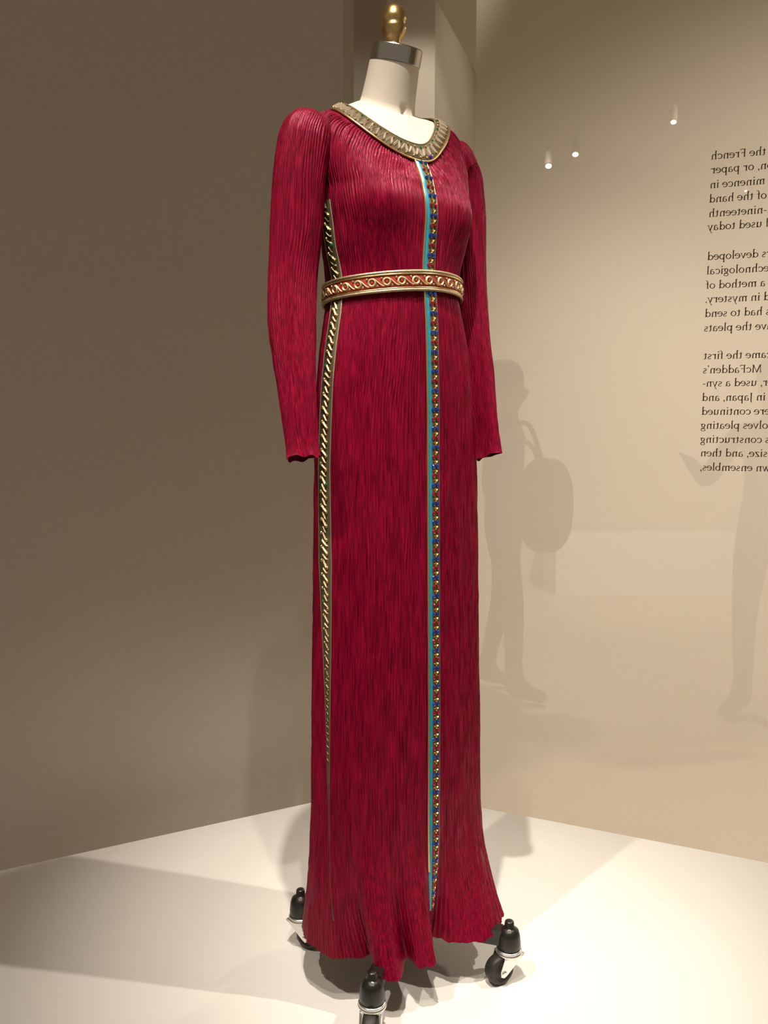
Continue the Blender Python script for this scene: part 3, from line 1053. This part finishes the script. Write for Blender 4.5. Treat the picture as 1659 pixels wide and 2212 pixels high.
tn = np.linspace(-math.pi, math.pi, 180, endpoint=False)
pts = []
for (w, h) in ((-.06, .0010), (0.0, .0030), (.5, .0034), (1.0, .0030), (1.06, .0008)):
    row = []
    for t in tn:
        p, T, A_, N = band_frame(t, w)
        row.append(p + N * h)
    pts.append(row)
neck_trim = link('neckline_trim', grid('neckline_trim', np.array(pts)), M_OLIVE, dress)
neck_trim['label'] = 'crystal and gold beaded band round the scooped neckline'
for w, r, m in ((-.05, .0019, M_BRIGHTGOLD), (1.03, .0010, M_PALEGOLD)):
    path = [band_frame(t, w)[0] + band_frame(t, w)[3] * .0030 for t in tn]
    link('gold_cord', tube('gold_cord', path, r, 6, closed=True), m, neck_trim)
# crystals at equal spacing along the band
ctr = np.array([band_pt(t, .5) for t in np.linspace(-math.pi, math.pi, 721)])
cl = np.concatenate([[0], np.cumsum(np.linalg.norm(np.diff(ctr, axis=0), axis=1))])
tt = np.linspace(-math.pi, math.pi, 721)
ME_CB = bar_mesh('crystal_drop', .0078, .0021, .0032); ME_CB.materials.append(M_GEMC)
ME_CG = gem_mesh('green_bead', .0020, .0022, 6); ME_CG.materials.append(M_GEMG)
ME_CV = gem_mesh('violet_crystal', .0030, .0032, 6); ME_CV.materials.append(M_GEMV)
ME_CP = gem_mesh('gold_bead', .0020, .0022, 6); ME_CP.materials.append(M_GOLD)
n_el = int(cl[-1] / .0064)
for i in range(n_el):
    t = float(np.interp(cl[-1] * (i + .5) / n_el, cl, tt))
    p, T, A_, N = band_frame(t, .46)
    place('crystal_drop', ME_CB, p + N * .0034, T, A_, N, neck_trim, spin=math.pi / 2 + (.30 if i % 2 else -.30))
    t2 = float(np.interp(cl[-1] * (i + 1) / n_el, cl, tt))
    p, T, A_, N = band_frame(t2, .80 if i % 2 else .16)
    if i % 6 == 3: place('green_bead', ME_CG, p + N * .0032, T, A_, N, neck_trim)
    else: place('gold_bead', ME_CP, p + N * .0032, T, A_, N, neck_trim)
p, T, A_, N = band_frame(0.22, .14)
place('violet_crystal', ME_CV, p + N * .004, T, A_, N, neck_trim)

# ------------------------------------------------------------------ belt
belt = empty('belt', (0.02, 1.44, 1.196))
tag(belt, 'vermilion silk belt with gold scrolls and metallic braid edges round the dress waist', 'belt')
BZ = lambda t: 1.192 + 0.006 * np.sin(t) + 0.008 * np.cos(t + .3) + 0.001 * np.sin(3 * t + 1)


def belt_frame(t, dz, eps=2e-3):
    off = 0.0055
    def q(tt_, d):
        p = section(np.array([tt_]), np.array([1.198]))[0]
        p = p * 1.0; p[2] = BZ(tt_) + d
        return p
    p = q(t, dz)
    T = q(t + eps, dz) - q(t - eps, dz); T /= np.linalg.norm(T)
    N = np.cross(T, UP); N /= np.linalg.norm(N)
    Vv = np.cross(N, T)
    return p + N * off, T, Vv, N


tb = np.linspace(-math.pi, math.pi, 160, endpoint=False)
HB = 0.0138
pts = []
for (dz, h) in ((-HB, -.003), (-HB, .0005), (-HB * .5, .0014), (0, .0017), (HB * .5, .0014), (HB, .0005), (HB, -.003)):
    pts.append([belt_frame(t, dz)[0] + belt_frame(t, dz)[3] * h for t in tb])
link('belt_band', grid('belt_band', np.array(pts)), M_BELT, belt)
for sg in (-1, 1):
    for dz, r, m in ((HB * 1.02, .0027, M_PALEGOLD), (HB * .78, .0013, M_BRIGHTGOLD)):
        path = [belt_frame(t, sg * dz)[0] + belt_frame(t, sg * dz)[3] * (.0010 + (0.0008 if r < .002 else 0)) for t in tb]
        link('braid_edge', tube('braid_edge', path, r, 8, closed=True), m, belt)


def scroll_mesh():
    """a ring with an S-shaped tail running down to the foot of the next ring"""
    vs, fs = [], []

    def sweep(pts, w, h, closed=False):
        b = len(vs)
        n = len(pts)
        for i in range(n):
            a_ = np.array(pts[i]); t = np.array(pts[(i + 1) % n if closed else min(i + 1, n - 1)]) - np.array(pts[i - 1 if closed else max(i - 1, 0)])
            t = t / np.linalg.norm(t); nn = np.array([-t[1], t[0]])
            ww = w[i] if hasattr(w, '__len__') else w
            vs.extend([(*(a_ - nn * ww), 0), (*a_, h), (*(a_ + nn * ww), 0)])
        for i in range(n if closed else n - 1):
            q, r_ = b + 3 * i, b + 3 * ((i + 1) % n)
            fs.extend([(q, q + 1, r_ + 1, r_), (q + 1, q + 2, r_ + 2, r_ + 1)])
    R = .0053
    sweep([(R * math.cos(a), R * math.sin(a)) for a in np.linspace(0, 2 * math.pi, 14, endpoint=False)], 0.0019, .0022, True)
    x = np.linspace(0, 1, 10)
    sweep([(-.001 + .0205 * q, 0.0066 * math.cos(math.pi * q)) for q in x], [.0006, .0010, .0011, .0011, .0010, .0010, .0011, .0011, .0010, .0006], .0016)
    return mesh('gold_scroll', vs, fs)


ME_SC = scroll_mesh(); ME_SC.materials.append(M_SCROLL)
ME_CORE = gem_mesh('scroll_core', .0020, .0018, 6); ME_CORE.materials.append(M_BELT)
ME_DOT = gem_mesh('gold_bead', .0017, .0018, 6); ME_DOT.materials.append(M_PALEGOLD)
bp_ = np.array([belt_frame(t, 0)[0] for t in np.linspace(-math.pi, math.pi, 361)])
bl = np.concatenate([[0], np.cumsum(np.linalg.norm(np.diff(bp_, axis=0), axis=1))])
nr = int(round(bl[-1] / .0232))
for i in range(nr):
    t = float(np.interp(bl[-1] * (i + .3) / nr, bl, np.linspace(-math.pi, math.pi, 361)))
    p, T, Vv, N = belt_frame(t, 0.0)
    place('gold_scroll', ME_SC, p + N * .0018, T, Vv, N, belt)
    place('scroll_core', ME_CORE, p + N * .0018, T, Vv, N, belt)
    t = float(np.interp(bl[-1] * (i + .8) / nr, bl, np.linspace(-math.pi, math.pi, 361)))
    for dz in (-.0058, .0058):
        p, T, Vv, N = belt_frame(t, dz)
        place('gold_bead', ME_DOT, p + N * .0016 + T * (.003 if dz > 0 else -.003), T, Vv, N, belt)

# ------------------------------------------------------------------ the next gallery: lamps and visitors seen through the scrim
M_LAMPBODY = mat('lamp_grey_enamel', (0.25, 0.22, 0.18), 0.6)
M_LENS = bpy.data.materials.new('lit_lamp_lens'); M_LENS.use_nodes = True
_b = M_LENS.node_tree.nodes['Principled BSDF']
_b.inputs['Emission Color'].default_value = (1.0, 0.90, 0.74, 1); _b.inputs['Emission Strength'].default_value = 22.0


def gallery_lamp(px, py, Y, r, label):
    p = P(px, py, Y)
    root = empty('track_lamp', (p[0], p[1], 3.3))
    tag(root, label, 'lamp', 'lamps shining through the scrim')
    aim = (Vector((p[0] * .75, p[1] - 1.3, 0.4)) - Vector(p)).normalized()
    Mq = Matrix.Translation(tuple(p)) @ aim.to_track_quat('-Z', 'Y').to_matrix().to_4x4()
    link('lamp_housing', lathe('lamp_housing', [(r * 1.25, -.004), (r * 1.35, 0), (r * 1.3, .10), (r * .8, .13)], 20, Mq), M_LAMPBODY, root)
    link('lamp_lens', lathe('lamp_lens', [(r, -.008), (r * .6, -.010), (r * .1, -.011)], 20, Mq), M_LENS, root)
    top = Vector((p[0], p[1], 3.3)); bot = Mq @ Vector((0, 0, .1))
    link('lamp_stem', tube('lamp_stem', [tuple(bot), (bot.x, bot.y, (bot.z + 3.3) / 2), (bot.x, bot.y, 3.3)], .0022, 6), M_LAMPBODY, root)


gallery_lamp(1185, 357, 5.6, .020, 'small lit track lamp, lowest of the lamps seen through the scrim')
gallery_lamp(1243, 332, 5.9, .020, 'small lit track lamp next to the lowest lamp behind the scrim')
gallery_lamp(1455, 262, 5.2, .016, 'small lit track lamp, highest of the lamps seen through the scrim')
gallery_lamp(1611, 411, 6.3, .008, 'tiny lit track lamp behind the printed word hand')


def cloth_skin_mat(name, cloth, legs, skin, z_neck, z_waist):
    m = mat(name, cloth, 0.85)
    nt = m.node_tree; b = nt.nodes['Principled BSDF']
    tc = nt.nodes.new('ShaderNodeTexCoord'); sx = nt.nodes.new('ShaderNodeSeparateXYZ')
    r = nt.nodes.new('ShaderNodeValToRGB'); r.color_ramp.interpolation = 'CONSTANT'
    r.color_ramp.elements[0].color = (*legs, 1); r.color_ramp.elements[0].position = 0
    r.color_ramp.elements[1].color = (*cloth, 1); r.color_ramp.elements[1].position = z_waist / 2
    e_ = r.color_ramp.elements.new(z_neck / 2); e_.color = (*skin, 1)
    dv = nt.nodes.new('ShaderNodeMath'); dv.operation = 'DIVIDE'; dv.inputs[1].default_value = 2.0
    nt.links.new(tc.outputs['Object'], sx.inputs[0]); nt.links.new(sx.outputs[2], dv.inputs[0])
    nt.links.new(dv.outputs[0], r.inputs[0]); nt.links.new(r.outputs[0], b.inputs['Base Color'])
    return m


def person(loc, rot, joints, bones, m, label, hair=True):
    """joints: name -> (x, y, z, r); skinned into one continuous body, facing -y"""
    names = list(joints)
    me = bpy.data.meshes.new('person_body')
    me.from_pydata([joints[n][:3] for n in names], [(names.index(a), names.index(b)) for a, b in bones], [])
    o = bpy.data.objects.new('body', me)
    COL.objects.link(o)
    bpy.context.view_layer.objects.active = o
    md = o.modifiers.new('skin', 'SKIN')
    for i, n in enumerate(names):
        r = joints[n][3]
        rr_ = r if isinstance(r, tuple) else (r, r)
        me.skin_vertices[0].data[i].radius = rr_
        me.skin_vertices[0].data[i].use_root = (n == 'pelvis')
    md.use_smooth_shade = True
    sb = o.modifiers.new('sub', 'SUBSURF'); sb.levels = 2; sb.render_levels = 2
    dg = bpy.context.evaluated_depsgraph_get()
    nm = bpy.data.meshes.new_from_object(o.evaluated_get(dg))
    bpy.data.objects.remove(o)
    root = empty('person', loc)
    root.rotation_euler = (0, 0, rot)
    tag(root, label, 'person')
    nm.materials.clear()
    b = link('body', nm, m, root, False)
    if hair:
        hx, hy, hz2, hr = joints['head'][0], joints['head'][1], joints['head'][2], 0.105
        hm = lathe('hair', [(.060, -.06), (.098, -.02), (.104, .03), (.088, .075), (.050, .105), (.01, .115)], 24, Matrix.Translation((hx, hy + .022, hz2 + .02)))
        link('hair', hm, mat('dark_hair', (.03, .02, .012), .6), root, False)
    return root


def standing(stride=0.0, rarm=None, larm=None):
    J = {'pelvis': (0, 0, .93, (.155, .105)), 'waist': (0, 0, 1.08, (.135, .095)), 'chest': (0, -.01, 1.27, (.165, .11)), 'neckb': (0, .01, 1.43, (.075, .065)),
         'neck': (0, 0, 1.49, .052), 'jaw': (0, -.015, 1.54, (.062, .075)), 'head': (0, -.005, 1.61, (.078, .095)), 'crown': (0, .005, 1.68, (.055, .065)),
         'nose': (0, -.115, 1.585, .012)}
    B_ = [('pelvis', 'waist'), ('waist', 'chest'), ('chest', 'neckb'), ('neckb', 'neck'), ('neck', 'jaw'), ('jaw', 'head'), ('head', 'crown'), ('jaw', 'nose')]
    for sd, nm, arm in ((-1, 'r', rarm), (1, 'l', larm)):
        st = stride * sd
        J[nm + 'hip'] = (.09 * sd, 0, .86, .092); J[nm + 'knee'] = (.095 * sd, -.02 + st * .5, .49, .060); J[nm + 'ankle'] = (.10 * sd, .02 + st, .08, .042)
        J[nm + 'heel'] = (.10 * sd, .05 + st, .045, .036); J[nm + 'toe'] = (.115 * sd, -.15 + st, .035, .034)
        B_ += [('pelvis', nm + 'hip'), (nm + 'hip', nm + 'knee'), (nm + 'knee', nm + 'ankle'), (nm + 'ankle', nm + 'heel'), (nm + 'ankle', nm + 'toe')]
        sh, el, wr = (.175 * sd, .005, 1.385), arm[0] if arm else (.235 * sd, .03, 1.11), arm[1] if arm else (.25 * sd, -.05, .88)
        J[nm + 'sh'] = (*sh, .062); J[nm + 'el'] = (*el, .045); J[nm + 'wr'] = (*wr, .030)
        B_ += [('chest', nm + 'sh'), (nm + 'sh', nm + 'el'), (nm + 'el', nm + 'wr')]
        d = np.array(wr) - np.array(el); d /= np.linalg.norm(d)
        side_ = np.cross(d, [0, 1.0, 0]); side_ /= np.linalg.norm(side_) + 1e-9
        palm = np.array(wr) + d * .055
        J[nm + 'palm'] = (*palm, (.036, .018)); B_.append((nm + 'wr', nm + 'palm'))
        for f_, (o_, l_) in enumerate(((-.030, .055), (-.010, .075), (.010, .070), (.030, .052))):
            k1 = palm + d * .045 + side_ * o_; k2 = k1 + d * l_ * .6 + np.array([0, -.012, 0]); 
            J[f'{nm}f{f_}a'] = (*k1, .010); J[f'{nm}f{f_}b'] = (*k2, .0085)
            B_ += [(nm + 'palm', f'{nm}f{f_}a'), (f'{nm}f{f_}a', f'{nm}f{f_}b')]
        tb_ = palm + side_ * .045 * -1 + d * .012
        J[nm + 'th'] = (*tb_, .011); J[nm + 'th2'] = (*(tb_ + d * .035 - side_ * .012), .009)
        B_ += [(nm + 'palm', nm + 'th'), (nm + 'th', nm + 'th2')]
    return J, B_


M_P1 = cloth_skin_mat('visitor_dark_clothes', (.045, .045, .05), (.05, .05, .06), (.42, .27, .19), 1.47, .93)
M_P2 = cloth_skin_mat('visitor_grey_clothes', (.05, .055, .06), (.035, .035, .045), (.42, .27, .19), 1.47, .93)
p1 = G(1085, 1500, FLOOR_Z)
J, B_ = standing(stride=.10)
person((p1[0], p1[1], FLOOR_Z), math.radians(70), J, B_, M_P1, 'dim silhouette of a visitor with a large shoulder bag walking behind the scrim')
J, B_ = standing(stride=.03, rarm=((-.25, -.16, 1.14), (-.20, -.36, 1.22)))
q2 = P(1668, 1100, 3.9)
person((q2[0], q2[1], FLOOR_Z), math.radians(-50), J, B_, M_P2, 'dim silhouette of a visitor raising a hand behind the printed text')
# big soft bag on the first visitor's back
bc = P(1178, 1092, p1[1] - .06)
n1, n2 = 28, 18
uu, ww = np.meshgrid(np.linspace(0, 2 * math.pi, n1, endpoint=False), np.linspace(0, math.pi, n2))
ex = lambda c, k: np.sign(c) * np.abs(c) ** k
bag = np.stack([bc[0] + .140 * ex(np.sin(ww), .7) * ex(np.cos(uu), .8), bc[1] + .085 * ex(np.sin(ww), .7) * ex(np.sin(uu), .8), bc[2] - .24 * ex(np.cos(ww), .8)], -1)
bagroot = empty('shoulder_bag', (bc[0], bc[1], bc[2] - .24))
tag(bagroot, 'large dark rounded shoulder bag carried by the walking visitor', 'bag')
link('bag_body', grid('bag_body', bag), mat('bag_canvas', (.05, .045, .04), .85), bagroot)
link('bag_strap', tube('bag_strap', catmull([(bc[0] - .02, bc[1] - .06, bc[2] + .19), (bc[0] - .10, bc[1] - .09, bc[2] + .40), (p1[0] + .04, p1[1] - .10, FLOOR_Z + 1.42), (p1[0] + .0, p1[1] + .0, FLOOR_Z + 1.46), (p1[0] + .02, p1[1] + .10, FLOOR_Z + 1.38), (bc[0] - .06, bc[1] + .09, bc[2] + .3), (bc[0] - .02, bc[1] + .06, bc[2] + .19)], 30), .012, 8), mat('bag_webbing', (.04, .035, .03), .8), bagroot)
